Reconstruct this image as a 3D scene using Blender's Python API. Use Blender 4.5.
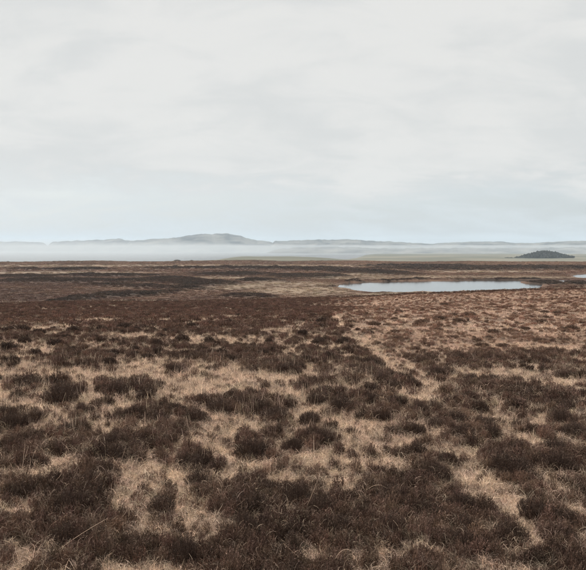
import bpy, bmesh, math, random
import numpy as np

for o in list(bpy.data.objects):
    bpy.data.objects.remove(o)
scene = bpy.context.scene
COL = scene.collection
rng = np.random.default_rng(11)
random.seed(11)

# ------------------------------------------------------------------ camera
PW, PH, F, HORIZON = 586.0, 570.0, 707.0, 248.0
CAM_Z = 1.7
PITCH = math.atan((PH / 2 - HORIZON) / F)
cam_d = bpy.data.cameras.new('camera')
cam_d.sensor_width = 36.0
cam_d.lens = F / PW * 36.0
cam_d.clip_start = 0.1
cam_d.clip_end = 60000
cam = bpy.data.objects.new('camera', cam_d)
COL.objects.link(cam)
cam.location = (0, 0, CAM_Z)
cam.rotation_euler = (math.pi / 2 - PITCH, 0, 0)
scene.camera = cam

# ------------------------------------------------------------------ sky and sun
SUN_EL, SUN_AZ = math.radians(46), math.radians(-50)      # azimuth from +Y towards +X
world = bpy.data.worlds.new('World')
scene.world = world
world.use_nodes = True
wn, wl = world.node_tree.nodes, world.node_tree.links
wn.clear()


def wnode(t, **kw):
    n = wn.new(t)
    for k, v in kw.items():
        setattr(n, k, v)
    return n


def wmath(op, a, b=None, clamp=False):
    n = wnode('ShaderNodeMath', operation=op, use_clamp=clamp)
    for i, v in enumerate((a, b)):
        if v is None:
            continue
        if isinstance(v, (int, float)):
            n.inputs[i].default_value = v
        else:
            wl.new(v, n.inputs[i])
    return n.outputs[0]


def wmap(v, a, b, c, d, smooth=True):
    n = wnode('ShaderNodeMapRange', interpolation_type='SMOOTHSTEP' if smooth else 'LINEAR')
    wl.new(v, n.inputs['Value'])
    for k, x in (('From Min', a), ('From Max', b), ('To Min', c), ('To Max', d)):
        n.inputs[k].default_value = x
    return n.outputs[0]


def wmix(f, a, b):
    n = wnode('ShaderNodeMix', data_type='RGBA')
    for i, v in ((0, f), (6, a), (7, b)):
        if isinstance(v, tuple):
            n.inputs[i].default_value = (*v, 1)
        elif isinstance(v, (int, float)):
            n.inputs[i].default_value = v
        else:
            wl.new(v, n.inputs[i])
    return n.outputs[2]


tc = wnode('ShaderNodeTexCoord')
sep = wnode('ShaderNodeSeparateXYZ')
wl.new(tc.outputs['Generated'], sep.inputs[0])
zc = wmath('MAXIMUM', sep.outputs[2], 0.0)
den = wmath('ADD', zc, 0.30)
comb = wnode('ShaderNodeCombineXYZ')
wl.new(wmath('DIVIDE', sep.outputs[0], den), comb.inputs[0])
wl.new(wmath('DIVIDE', sep.outputs[1], den), comb.inputs[1])


def wnoise(scale, detail, rough, off, stretch=(1, 1, 1)):
    mp = wnode('ShaderNodeMapping')
    mp.inputs['Location'].default_value = off
    mp.inputs['Scale'].default_value = stretch
    wl.new(comb.outputs[0], mp.inputs[0])
    n = wnode('ShaderNodeTexNoise')
    n.inputs['Scale'].default_value = scale
    n.inputs['Detail'].default_value = detail
    n.inputs['Roughness'].default_value = rough
    n.inputs['Distortion'].default_value = 0.5
    wl.new(mp.outputs[0], n.inputs['Vector'])
    return n.outputs[0]


sky = wnode('ShaderNodeTexSky', sky_type='NISHITA')
sky.sun_disc = False
sky.sun_elevation = SUN_EL
sky.sun_rotation = SUN_AZ
sky.air_density = 1.0
sky.dust_density = 3.0
sky.ozone_density = 1.0
skyhsv = wnode('ShaderNodeHueSaturation')
skyhsv.inputs['Saturation'].default_value = 0.6
skyhsv.inputs['Value'].default_value = 0.81
wl.new(sky.outputs[0], skyhsv.inputs['Color'])
n_big = wnoise(1.7, 6, 0.55, (3.1, 1.7, 0), (0.8, 0.9, 1))
n_fine = wnoise(5.0, 7, 0.6, (0.3, 5.2, 0), (0.65, 1.1, 1))
tone = wmath('ADD', wmath('MULTIPLY', n_big, 0.55), wmath('MULTIPLY', n_fine, 0.45))
cloud = wmix(wmap(tone, 0.40, 0.58, 0, 1), (3.80, 3.85, 3.81), (4.34, 4.31, 4.20))
edge = wmath('ADD', wmath('MULTIPLY', zc, 1.0),
             wmath('MULTIPLY', wmath('SUBTRACT', tone, 0.5), 0.20))
cover = wmap(edge, 0.055, 0.105, 0.0, 0.94)
belly = wmath('MULTIPLY', wmath('MULTIPLY', cover, wmath('SUBTRACT', 1.0, cover)), 1.3)
cloud = wmix(belly, cloud, (3.2, 3.27, 3.28))
thin = wmix(wmap(n_fine, 0.35, 0.7, 0.62, 0.86), skyhsv.outputs[0], (3.62, 3.92, 4.06))
full = wmix(cover, thin, cloud)
bg = wnode('ShaderNodeBackground')
bg.inputs['Strength'].default_value = 0.1
wl.new(full, bg.inputs['Color'])
wo = wnode('ShaderNodeOutputWorld')
wl.new(bg.outputs[0], wo.inputs['Surface'])

sun_d = bpy.data.lights.new('sun', 'SUN')
sun_d.energy = 3.6
sun_d.angle = math.radians(6)
sun_d.color = (1.0, 0.95, 0.88)
sun = bpy.data.objects.new('sun', sun_d)
COL.objects.link(sun)
sun.rotation_euler = (math.pi / 2 - SUN_EL, 0, math.pi - SUN_AZ)
sun.location = (0, 0, 300)

scene.view_settings.view_transform = 'Standard'
scene.view_settings.look = 'None'
scene.view_settings.exposure = 0.9
scene.view_settings.gamma = 1.0
scene.view_settings.use_curve_mapping = False
scene.render.engine = 'CYCLES'
scene.cycles.max_bounces = 4
scene.cycles.diffuse_bounces = 2
scene.cycles.transmission_bounces = 3
scene.cycles.glossy_bounces = 2
scene.cycles.volume_bounces = 2
scene.cycles.use_denoising = True
scene.cycles.use_light_tree = False


# ------------------------------------------------------------------ numeric helpers
def hash2(ix, iy, seed):
    h = (ix.astype(np.int64) * 374761393 + iy.astype(np.int64) * 668265263 + seed * 1442695041) & 0xffffffff
    h = ((h ^ (h >> 13)) * 1274126177) & 0xffffffff
    h = ((h ^ (h >> 16)) * 2246822519) & 0xffffffff
    return ((h ^ (h >> 15)) & 0xffffff) / float(0xffffff)


def vnoise(x, y, seed=0):
    ix, iy = np.floor(x), np.floor(y)
    fx, fy = x - ix, y - iy
    fx, fy = fx * fx * (3 - 2 * fx), fy * fy * (3 - 2 * fy)
    a, b = hash2(ix, iy, seed), hash2(ix + 1, iy, seed)
    c, d = hash2(ix, iy + 1, seed), hash2(ix + 1, iy + 1, seed)
    return (a * (1 - fx) + b * fx) * (1 - fy) + (c * (1 - fx) + d * fx) * fy


def fbm(x, y, oct=4, seed=0, gain=0.5):
    s, a, t = 0.0, 1.0, 0.0
    for k in range(oct):
        s = s + a * vnoise(x * 2 ** k + 17.3 * k, y * 2 ** k - 9.1 * k, seed + k)
        t += a
        a *= gain
    return s / t


def sstep(a, b, x):
    t = np.clip((x - a) / (b - a), 0, 1)
    return t * t * (3 - 2 * t)


CP, SP = math.cos(PITCH), math.sin(PITCH)


def project(x, y, z):
    """ground position -> pixel of the 586x570 photograph"""
    dz = z - CAM_Z
    fwd = np.maximum(y * CP - dz * SP, 0.05)
    up = y * SP + dz * CP
    return PW / 2 + F * x / fwd, PH / 2 - F * up / fwd


def ray(px, py):
    u, v = (px - PW / 2) / F, (PH / 2 - py) / F
    return np.array([u, CP + v * SP, -SP + v * CP])


def on_level(px, py, z):
    d = ray(px, py)
    t = (z - CAM_Z) / d[2]
    return d[0] * t, d[1] * t


# ------------------------------------------------------------------ terrain shape
PLAIN, SEA, POND = -10.0, -33.0, -10.3
pond_px = [(335, 286.8), (341, 284.6), (352, 283.2), (366, 282.2), (380, 281.7), (400, 281.3), (430, 280.9), (455, 280.6),
           (480, 280.3), (505, 280.2), (528, 280.1), (560, 280.0), (600, 280.0), (600, 282.8), (575, 282.9), (552, 282.5), (532, 282.1), (523, 282.1),
           (522, 282.9), (532, 283.8), (542, 284.7), (545, 286.6), (530, 290), (500, 292.5), (460, 293.5), (430, 292.6),
           (405, 292.4), (385, 292.8), (368, 292.2), (354, 290.7), (343, 288.6)]
pool_px = [(572, 276.2), (575, 274.6), (588, 273.8), (604, 274.0), (608, 276.5), (596, 278.8), (580, 278.8), (574, 277.6)]
pud_px = [(38, 269.2), (44, 268.8), (53, 268.9), (58, 269.3), (50, 269.9), (42, 269.9)]


def poly_world(pts):
    return np.array([on_level(px, py, POND) for px, py in pts])


POND_P, POOL_P, PUD_P = poly_world(pond_px), poly_world(pool_px), poly_world(pud_px)


def signed_poly(P, x, y):
    """distance to polygon edge, negative inside"""
    d = np.full(x.shape, 1e9)
    inside = np.zeros(x.shape, bool)
    n = len(P)
    for i in range(n):
        ax, ay = P[i]
        bx, by = P[(i + 1) % n]
        ex, ey = bx - ax, by - ay
        t = np.clip(((x - ax) * ex + (y - ay) * ey) / (ex * ex + ey * ey), 0, 1)
        d = np.minimum(d, np.hypot(x - ax - t * ex, y - ay - t * ey))
        c = ((ay > y) != (by > y)) & (x < ex * (y - ay) / (ey if abs(ey) > 1e-9 else 1e-9) + ax)
        inside ^= c
    return np.where(inside, -d, d)


# ---- what grows where, read from the photograph: (px, py, half width, half height, angle deg)
PALE = [(38, 481, 34, 9, -8), (10, 479, 16, 7, 0), (56, 466, 26, 6, 10), (123, 507, 17, 10, 0), (195, 522, 27, 14, 15), (159, 538, 14, 6, 20),
        (189, 549, 12, 6, 10), (216, 537, 18, 7, -20), (61, 549, 14, 10, 0), (20, 553, 16, 10, 0), (143, 496, 30, 12, 0), (222, 461, 24, 9, 0),
        (287, 486, 22, 8, 0), (102, 436, 20, 6, 0), (169, 481, 20, 8, 0), (361, 440, 36, 6, -8), (503, 509, 26, 14, 38), (531, 541, 24, 15, 52),
        (470, 492, 24, 10, 20), (448, 462, 30, 7, 10), (527, 447, 34, 6, 5), (351, 488, 20, 7, -10), (573, 511, 14, 10, 0), (310, 560, 24, 8, 0),
        (195, 341, 22, 2.6, 4), (238, 343, 16, 2.6, 4), (133, 338, 18, 2.4, 0), (179, 352, 16, 2.6, 0), (138, 368, 36, 4, 0), (90, 378, 90, 5, 0),
        (240, 379, 80, 6, 0), (205, 397, 48, 9, 0), (31, 411, 26, 5, -4), (51, 420, 22, 7, 0), (225, 430, 30, 8, 0), (120, 412, 24, 5, 0),
        (340, 322, 8, 3, 35), (356, 335, 9, 3.2, 48), (372, 347, 14, 4.5, 42), (388, 358, 9, 3.2, 38), (398, 366, 9, 3, 40),
        (420, 398, 22, 7, -20), (440, 405, 18, 5, 0), (350, 432, 26, 6, 0), (300, 398, 26, 6, 0), (475, 344, 30, 2.2, -3), (562, 346, 22, 2.6, 0),
        (560, 384, 18, 4, 0), (300, 420, 20, 5, 0), (45, 330, 30, 2.5, 0), (90, 322, 26, 2, 0), (25, 352, 26, 3, 0), (280, 333, 24, 2.5, 0),
        (505, 375, 16, 4, 0), (540, 428, 18, 5, 0), (490, 420, 16, 5, 0), (95, 470, 16, 6, 0), (250, 475, 22, 6, 0), (330, 470, 18, 6, 0),
        (118, 545, 12, 6, 0), (255, 525, 12, 5, 0), (400, 455, 18, 5, 0), (25, 520, 18, 7, 0)]
DARK = [(118, 458, 27, 9, 0), (195, 468, 23, 9, 0), (31, 464, 27, 8, 0), (251, 450, 23, 9, 0), (22, 497, 34, 8, 0), (77, 507, 36, 15, 0),
        (154, 562, 60, 12, 0), (246, 507, 40, 20, 0), (265, 553, 44, 16, 0), (92, 482, 18, 8, 0), (391, 496, 36, 10, 0), (436, 478, 22, 8, 0),
        (351, 531, 62, 24, 0), (421, 526, 48, 22, 0), (467, 544, 34, 17, 0), (512, 468, 32, 12, 0), (295, 498, 18, 9, 0), (560, 536, 14, 14, 0),
        (102, 328, 9, 3, 0), (174, 370, 13, 4, 0), (28, 383, 30, 5, 0), (61, 396, 30, 5, 0), (220, 405, 22, 8, 0), (118, 392, 24, 6, 0),
        (264, 354, 12, 4, 0), (287, 367, 20, 6, 0), (15, 424, 27, 8, 0), (154, 420, 28, 7, 0), (276, 415, 22, 8, 0), (107, 357, 20, 4, 0),
        (60, 535, 60, 12, 0), (560, 465, 26, 14, 0), (575, 430, 22, 8, 0), (455, 402, 22, 6, 0), (400, 378, 40, 5, 6), (540, 400, 40, 7, 0), (500, 356, 70, 5, 0), (500, 388, 50, 7, 0), (80, 440, 26, 7, 0), (180, 443, 26, 7, 0),
        (330, 408, 26, 6, 0), (390, 422, 30, 7, 0), (320, 450, 24, 7, 0), (480, 440, 26, 7, 0), (240, 327, 40, 2.5, 0), (30, 340, 30, 3, 0),
        (60, 365, 24, 4, 0), (230, 358, 24, 3.5, 0), (160, 328, 24, 2.5, 0), (320, 383, 24, 5, 0), (555, 560, 30, 12, 0), (25, 450, 20, 6, 0)]
# peat banks and heathery edges of the plain
HAGS = [(80, 281.3, 90, 1.5, 0), (180, 281.5, 38, 3.6, 3), (205, 284.5, 30, 2.2, -3), (150, 287.5, 60, 1.6, 2), (60, 303, 66, 2.6, -9), (20, 311, 40, 3, -8), (140, 295, 50, 1.5, -4),
        (250, 296.8, 26, 1.6, 1), (250, 268.3, 110, 1.1, 0), (235, 274.4, 40, 1.3, 0), (260, 281.2, 24, 1.0, 0), (292, 276.5, 24, 2.4, 0), (330, 270.5, 60, 1.6, 2), (370, 272.5, 50, 2.0, 2),
        (325, 276.5, 24, 2.0, 0), (60, 269.3, 50, 1.0, 0), (450, 268.5, 80, 2.2, 0), (540, 268.0, 70, 2.0, 0), (420, 266.0, 60, 0.8, 0), (500, 279.4, 60, 0.3, 0), (345, 284.0, 14, 0.7, -18), (390, 280.7, 40, 0.35, -2),
        (545, 283.3, 20, 1.4, 2), (580, 284.0, 14, 1.2, 0), (110, 275.8, 60, 0.8, 0), (25, 276.8, 30, 1.2, 0)]
STRIPS = [(200, 265.6, 240, 0.9, 0), (60, 266.2, 80, 0.8, 0), (330, 267.2, 60, 0.7, 0), (445, 276.8, 110, 1.4, 0), (350, 278.4, 40, 1.2, 0), (240, 286.5, 36, 2.6, -4), (300, 291, 50, 5.0, 0), (290, 284.5, 40, 3.0, 0),
          (400, 293.2, 46, 1.2, -2), (360, 274.6, 30, 0.8, 0), (490, 271.6, 60, 0.9, 0), (560, 277.6, 40, 1.0, 0), (60, 272.8, 90, 1.2, 0), (210, 277.8, 60, 1.0, 0)]


TP = [(336, 314), (343, 323), (350, 333), (359, 340), (369, 346), (377, 353), (385, 359), (393, 364), (400, 371), (411, 378), (424, 386)]
TRACK = [((a[0] + b[0]) / 2, (a[1] + b[1]) / 2, 7.5, 2.7 + 0.3 * i, math.degrees(math.atan2(b[1] - a[1], b[0] - a[0]))) for i, (a, b) in enumerate(zip(TP[:-1], TP[1:]))]
TRACK_BANK = [(x - 9, y + 6, 10, 4.5, r) for x, y, _, _, r in TRACK]


def blobs(lst, px, py, soft=0.45):
    m = np.zeros(px.shape)
    for cx, cy, a, b, ang in lst:
        c, s = math.cos(math.radians(ang)), math.sin(math.radians(ang))
        dx, dy = px - cx, py - cy
        near = (np.abs(dx) < 2 * max(a, b) + 4) & (np.abs(dy) < 2 * max(a, b) + 4)
        if not near.any():
            continue
        u, v = (dx[near] * c + dy[near] * s) / a, (-dx[near] * s + dy[near] * c) / b
        r = np.sqrt(u * u + v * v)
        m[near] = np.maximum(m[near], 1 - sstep(1 - soft, 1 + soft, r))
    return m


def base_height(x, y):
    d = np.hypot(x, y)
    fy = np.where(y > 0, y, y * 0.3)
    yc = 57 + 9 * (vnoise(x / 14.0, y * 0 + 3.0, 41) - 0.5) + np.clip(x, 0, 40) * 0.12
    zf = -0.038 * np.minimum(fy, yc) - 0.00036 * np.clip(np.minimum(fy, yc), 0, 200) ** 2 + 0.042 * np.clip(x, 0, 60) * sstep(5, 60, fy) - 0.012 * np.clip(-x, 0, 60) * sstep(10, 50, fy)
    over = np.maximum(fy - yc, 0)
    zf = zf - np.minimum(0.0016 * over ** 2, 0.13 * over)
    zp = PLAIN + 0.35 * (fbm(x / 40, y / 40, 4, 5) - 0.5) * sstep(120, 180, d) + 2.2 * (fbm(x / 55, y / 120, 3, 6) - 0.45) * sstep(430, 580, d)
    k = 1.2
    z = np.logaddexp(zf / k, zp / k) * k
    # the left falls to the sea, the right to a lower green plain
    az = np.arctan2(x, np.maximum(y, 1))
    edge = 640 - 60 * sstep(-0.1, 0.05, az) + 40 * (vnoise(az * 14, y * 0, 9) - 0.5)
    right = sstep(-0.28, -0.06, az)
    low = np.where(d > edge, 1.0, 0.0)
    fall_left = -0.075 * (d - edge)
    fall_right = -15.0 * sstep(0, 620, d - edge) - 0.0012 * np.maximum(d - edge - 620, 0)
    fall_mid = -6.0 * sstep(0, 500, d - edge) - 0.05 * np.maximum(d - edge - 900, 0)
    fr = fall_right * sstep(0.0, 0.12, az) + fall_mid * (1 - sstep(0.0, 0.12, az))
    fall = (fall_left * (1 - right) + fr * right) * low
    coast = 3900 + 500 * (vnoise(az * 9 + 4, y * 0, 15) - 0.5)
    fall = fall - 0.04 * np.maximum(d - coast, 0)
    z = z + np.maximum(fall, SEA - PLAIN - 6)
    return z


def cover(x, y, z):
    """fractions: pale grass, hag/peat, strip, pink moor, green, plus pixel"""
    px, py = project(x, y, z)
    d = np.hypot(x, y)
    far_n = sstep(7, 14, d)
    n1 = fbm(x / 0.20, y / 0.30, 4, 21) * (1 - far_n) + fbm(x / 0.30, y / 0.85, 4, 23) * far_n
    n0 = fbm(x / 0.07, y / 0.10, 3, 27)
    n2 = fbm(x / 2.1, y / 2.6, 3, 33)
    warp = (fbm(x / 0.35, y / 0.35, 3, 55) - 0.5)
    wx, wy = px + warp * 26 * np.clip((py - 290) / 200, 0.1, 1), py + (n1 - 0.5) * 16 * np.clip((py - 290) / 200, 0.06, 1.2)
    near = d < 75
    pale_bias = np.interp(py, [285, 300, 312, 322, 340, 362, 374, 384, 396, 430, 455, 490, 570],
                          [.46, .36, .48, .80, .82, .80, .96, .98, .90, .82, .78, .70, .63])
    soft_p = np.interp(py, [290, 318, 330], [45, 30, 14])
    pinkzone = sstep(-0.6, 1.0, (px + (n2 - .5) * 50 * (py < 330) - np.interp(py, [285, 300, 318, 330, 345, 360, 375], [318, 330, 340, 353, 372, 392, 415])) / soft_p) * \
        (1 - sstep(338, 372, py + (n2 - .5) * 50 + (n1 - .5) * 14)) * near
    pale_bias = pale_bias * (1 - pinkzone) + 0.90 * pinkzone
    p = pale_bias + (n1 - 0.5) * 2.0 + (n2 - 0.5) * 0.30 + (n0 - 0.5) * 2.0
    pb, db = blobs(PALE, wx, wy), blobs(DARK, wx, wy)
    p = p + 0.62 * pb - (0.45 + 0.35 * sstep(420, 470, py)) * db * (1 - 0.7 * pb)
    tr = blobs(TRACK, px + warp * 14 + (n2 - .5) * 16, py, 0.5)
    pale = sstep(0.05, 1.05, p + 1.5 * tr * (0.5 + 0.8 * n1) - 0.12 * blobs(TRACK_BANK, px, py) * (1 - tr))
    hw = (fbm(x / 6, y / 6, 3, 77) - 0.5)
    far = sstep(70, 150, d)
    hag = blobs(HAGS, px + hw * 14, py + hw * 1.6, 0.35) * far
    strip = blobs(STRIPS, px + hw * 20, py + hw * 1.2, 0.5) * far
    green = sstep(590, 720, d)
    return dict(pale=pale, hag=hag, strip=strip, pink=pinkzone, green=green, px=px, py=py, d=d, n1=n1, n2=n2, far=far)


def full_height(x, y):
    z = base_height(x, y)
    d = np.hypot(x, y)
    c = cover(x, y, z)
    near = 1 - sstep(60, 110, d)
    z = z + near * (0.10 * (fbm(x / 1.6, y / 1.6, 3, 91) - 0.5) + 0.30 * (fbm(x / 7, y / 7, 2, 95) - 0.5))
    z = z + near * (1 - c['pale']) * 0.055 * np.clip(d / 6, 0.6, 1.6)
    # ditch under the pale track line
    z = z + c['hag'] * (0.3 + 0.7 * fbm(x / 9, y / 9, 3, 101)) * np.where(d > 130, 1, 0)
    z = z + (sstep(130, 170, d) * (1 - sstep(560, 640, d))) * 0.22 * (fbm(x / 5, y / 5, 3, 111) - 0.45)
    for P in (POND_P, POOL_P, PUD_P):
        b = P.mean(0)
        R = np.hypot(*(P - b).T).max() + 30
        m = np.hypot(x - b[0], y - b[1]) < R
        if m.any():
            s = signed_poly(P, x[m], y[m]) + 5.0 * (fbm(x[m] / 7, y[m] / 9, 4, 151) - 0.5)
            shore = POND + np.clip(0.10 * s, -1.2, 2.0) + 0.10
            shore = np.where(s > 0, POND + 0.10 + 0.06 * s, shore)
            w = 1 - sstep(0.0, 10.0, s)
            z[m] = np.where(s < 0, POND - 0.15 + np.maximum(0.25 * s, -0.8), z[m] * (1 - w) + np.minimum(z[m], shore + 0.25) * w)
    return z, c


STRAW = np.array([.500, .378, .285])
PINK = np.array([.340, .236, .176])
HEATH = np.array([.098, .061, .045])
HEATHF = np.array([.076, .045, .033])
PEAT = np.array([.045, .032, .025])
PLAINC = np.array([.130, .083, .058])
PALEST = np.array([.270, .215, .155])
GREEN = np.array([.125, .125, .094])


def ground_colour(c, x, y):
    def m(a, b, t):
        return a * (1 - t[..., None]) + b * t[..., None]
    nearc = m(np.broadcast_to(HEATH * 0.45, x.shape + (3,)), STRAW * 0.45, c['pale'])  # ground colour darkened beneath the plants, painting in shade between tufts
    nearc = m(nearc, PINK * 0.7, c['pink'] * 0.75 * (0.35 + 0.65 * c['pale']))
    f1, f2 = fbm(x / 24, y / 24, 4, 131), fbm(x / 7, y / 7, 4, 137)
    py = c['py']
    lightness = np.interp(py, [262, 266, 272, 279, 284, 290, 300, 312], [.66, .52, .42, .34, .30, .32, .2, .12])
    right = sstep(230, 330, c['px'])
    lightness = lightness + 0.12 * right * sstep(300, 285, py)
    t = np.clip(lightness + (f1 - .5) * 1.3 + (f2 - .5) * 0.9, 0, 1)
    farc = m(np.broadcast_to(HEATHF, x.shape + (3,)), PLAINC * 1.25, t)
    farc = m(farc, PALEST, c['strip'] * (0.15 + 0.65 * f2))
    farc = m(farc, PEAT, np.clip(c['hag'] * (0.35 + 1.1 * f2), 0, 1)) * 0.92  # plain colour lowered to carry the self-shading of unresolved heather
    g1 = fbm(x / 160, y / 260, 4, 141)
    greenc = m(np.broadcast_to(GREEN * 0.8, x.shape + (3,)), np.array([.155, .143, .107]), sstep(.35, .65, g1))
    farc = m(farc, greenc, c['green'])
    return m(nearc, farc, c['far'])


# ------------------------------------------------------------------ material helpers
def mat(name):
    m = bpy.data.materials.new(name)
    m.use_nodes = True
    m.node_tree.nodes.clear()
    return m, m.node_tree.nodes, m.node_tree.links


def out_surface(m, nt, ln, sh):
    o = nt.new('ShaderNodeOutputMaterial')
    ln.new(sh, o.inputs['Surface'])


def vary(nt, ln, col, fac, lo, hi):
    """multiply a colour by a value between lo and hi"""
    mr = nt.new('ShaderNodeMapRange')
    ln.new(fac, mr.inputs['Value'])
    mr.inputs['To Min'].default_value = lo
    mr.inputs['To Max'].default_value = hi
    mx = nt.new('ShaderNodeVectorMath')
    mx.operation = 'SCALE'
    ln.new(col, mx.inputs[0])
    ln.new(mr.outputs[0], mx.inputs['Scale'])
    return mx.outputs[0]


def ground_material():
    m, nt, ln = mat('moor_ground')
    at = nt.new('ShaderNodeAttribute')
    at.attribute_name = 'soil'
    geo = nt.new('ShaderNodeNewGeometry')
    n1 = nt.new('ShaderNodeTexNoise')
    n1.inputs['Scale'].default_value = 9.0
    n1.inputs['Detail'].default_value = 8
    n1.inputs['Roughness'].default_value = 0.7
    ln.new(geo.outputs['Position'], n1.inputs['Vector'])
    n2 = nt.new('ShaderNodeTexNoise')
    n2.inputs['Scale'].default_value = 0.7
    n2.inputs['Detail'].default_value = 8
    n2.inputs['Roughness'].default_value = 0.68
    ln.new(geo.outputs['Position'], n2.inputs['Vector'])
    c = vary(nt, ln, at.outputs['Color'], n1.outputs[0], 0.45, 1.55)
    c = vary(nt, ln, c, n2.outputs[0], 0.45, 1.55)
    bp = nt.new('ShaderNodeBump')
    bp.inputs['Strength'].default_value = 0.8
    bp.inputs['Distance'].default_value = 0.05
    ln.new(n1.outputs[0], bp.inputs['Height'])
    b = nt.new('ShaderNodeBsdfPrincipled')
    b.inputs['Roughness'].default_value = 0.95
    b.inputs['Specular IOR Level'].default_value = 0.1
    ln.new(c, b.inputs['Base Color'])
    ln.new(bp.outputs[0], b.inputs['Normal'])
    out_surface(m, nt, ln, b.outputs[0])
    return m


def plant_material(name, col, lo, hi, trans=0.2, instanced=True):
    """stems and blades: own colour, varied from plant to plant and from blade to blade"""
    m, nt, ln = mat(name)
    if instanced:
        at = nt.new('ShaderNodeAttribute')
        at.attribute_type = 'INSTANCER'
        at.attribute_name = 'tint'
        c = at.outputs['Color']
    else:
        rgb = nt.new('ShaderNodeRGB')
        rgb.outputs[0].default_value = (*col, 1)
        oi = nt.new('ShaderNodeObjectInfo')
        c = vary(nt, ln, rgb.outputs[0], oi.outputs['Random'], 0.85, 1.15)
    bl = nt.new('ShaderNodeAttribute')
    bl.attribute_name = 'blade'
    c = vary(nt, ln, c, bl.outputs['Fac'], lo, hi)
    d = nt.new('ShaderNodeBsdfPrincipled')
    d.inputs['Roughness'].default_value = 0.75
    d.inputs['Specular IOR Level'].default_value = 0.15
    ln.new(c, d.inputs['Base Color'])
    t = nt.new('ShaderNodeBsdfTranslucent')
    ln.new(c, t.inputs['Color'])
    mx = nt.new('ShaderNodeMixShader')
    mx.inputs[0].default_value = trans
    ln.new(d.outputs[0], mx.inputs[1])
    ln.new(t.outputs[0], mx.inputs[2])
    out_surface(m, nt, ln, mx.outputs[0])
    return m


def water_material(name, rough, bump, scale):
    m, nt, ln = mat(name)
    geo = nt.new('ShaderNodeNewGeometry')
    n = nt.new('ShaderNodeTexNoise')
    n.inputs['Scale'].default_value = scale
    n.inputs['Detail'].default_value = 4
    ln.new(geo.outputs['Position'], n.inputs['Vector'])
    bp = nt.new('ShaderNodeBump')
    bp.inputs['Strength'].default_value = bump
    bp.inputs['Distance'].default_value = 0.05
    ln.new(n.outputs[0], bp.inputs['Height'])
    b = nt.new('ShaderNodeBsdfPrincipled')
    b.inputs['Base Color'].default_value = (.028, .026, .024, 1)
    b.inputs['Roughness'].default_value = rough
    b.inputs['IOR'].default_value = 1.33
    ln.new(bp.outputs[0], b.inputs['Normal'])
    out_surface(m, nt, ln, b.outputs[0])
    return m


def hill_material():
    m, nt, ln = mat('far_hillside')
    geo = nt.new('ShaderNodeNewGeometry')
    n = nt.new('ShaderNodeTexNoise')
    n.inputs['Scale'].default_value = 0.006
    n.inputs['Detail'].default_value = 9
    n.inputs['Roughness'].default_value = 0.65
    ln.new(geo.outputs['Position'], n.inputs['Vector'])
    r = nt.new('ShaderNodeValToRGB')
    e = r.color_ramp.elements
    e[0].position, e[0].color = 0.38, (.018, .019, .020, 1)
    e[1].position, e[1].color = 0.62, (.17, .16, .14, 1)
    ln.new(n.outputs[0], r.inputs[0])
    b = nt.new('ShaderNodeBsdfPrincipled')
    b.inputs['Roughness'].default_value = 1
    b.inputs['Specular IOR Level'].default_value = 0.0
    ln.new(r.outputs[0], b.inputs['Base Color'])
    out_surface(m, nt, ln, b.outputs[0])
    return m


def mesh_obj(name, verts, faces, material, attrs=(), link=True, smooth=False):
    me = bpy.data.meshes.new(name)
    V = np.asarray(verts, dtype=np.float32)
    Fa = np.asarray(faces, dtype=np.int32)
    k = Fa.shape[1]
    me.vertices.add(len(V))
    me.vertices.foreach_set('co', V.ravel())
    me.loops.add(Fa.size)
    me.loops.foreach_set('vertex_index', Fa.ravel())
    me.polygons.add(len(Fa))
    me.polygons.foreach_set('loop_start', np.arange(0, Fa.size, k, dtype=np.int32))
    if smooth:
        me.polygons.foreach_set('use_smooth', np.ones(len(Fa), bool))
    for an, at, data in attrs:
        a = me.attributes.new(an, at, 'POINT')
        a.data.foreach_set('color' if at == 'FLOAT_COLOR' else 'value', np.asarray(data, dtype=np.float32).ravel())
    me.update(calc_edges=True)
    me.validate()
    if material:
        me.materials.append(material)
    o = bpy.data.objects.new(name, me)
    if link:
        COL.objects.link(o)
    return o


def tag(o, label=None, cat=None, group=None, kind=None):
    for k, v in (('label', label), ('category', cat), ('group', group), ('kind', kind)):
        if v:
            o[k] = v
    return o


# ------------------------------------------------------------------ ground sheet
fwd_az = np.radians(np.linspace(-31, 31, 470))
rest = np.radians(np.concatenate([np.linspace(31, 329, 46)[1:-1]]))
AZ = np.concatenate([fwd_az, rest])
RR = np.concatenate([[0.4], np.geomspace(1.2, 130, 400), np.geomspace(130, 700, 260)[1:], np.geomspace(700, 7000, 110)[1:]])
A, R_ = np.meshgrid(AZ, RR)
GX, GY = R_ * np.sin(A), R_ * np.cos(A)
GZ, GC = full_height(GX.copy(), GY.copy())
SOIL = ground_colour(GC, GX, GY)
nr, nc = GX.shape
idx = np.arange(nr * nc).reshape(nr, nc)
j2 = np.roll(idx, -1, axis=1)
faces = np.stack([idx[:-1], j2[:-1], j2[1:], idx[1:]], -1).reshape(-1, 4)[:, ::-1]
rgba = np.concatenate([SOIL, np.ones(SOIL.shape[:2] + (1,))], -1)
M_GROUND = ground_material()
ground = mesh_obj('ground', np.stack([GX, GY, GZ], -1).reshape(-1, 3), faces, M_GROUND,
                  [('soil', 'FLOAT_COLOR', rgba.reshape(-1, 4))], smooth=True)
tag(ground, 'rough brown moorland ground falling away to a flat boggy plain', 'ground', kind='structure')

# ------------------------------------------------------------------ water
M_POND = water_material('peaty_water', 0.08, 0.3, 1.1)
M_SEA = water_material('sea_water', 0.25, 0.3, 0.05)


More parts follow.
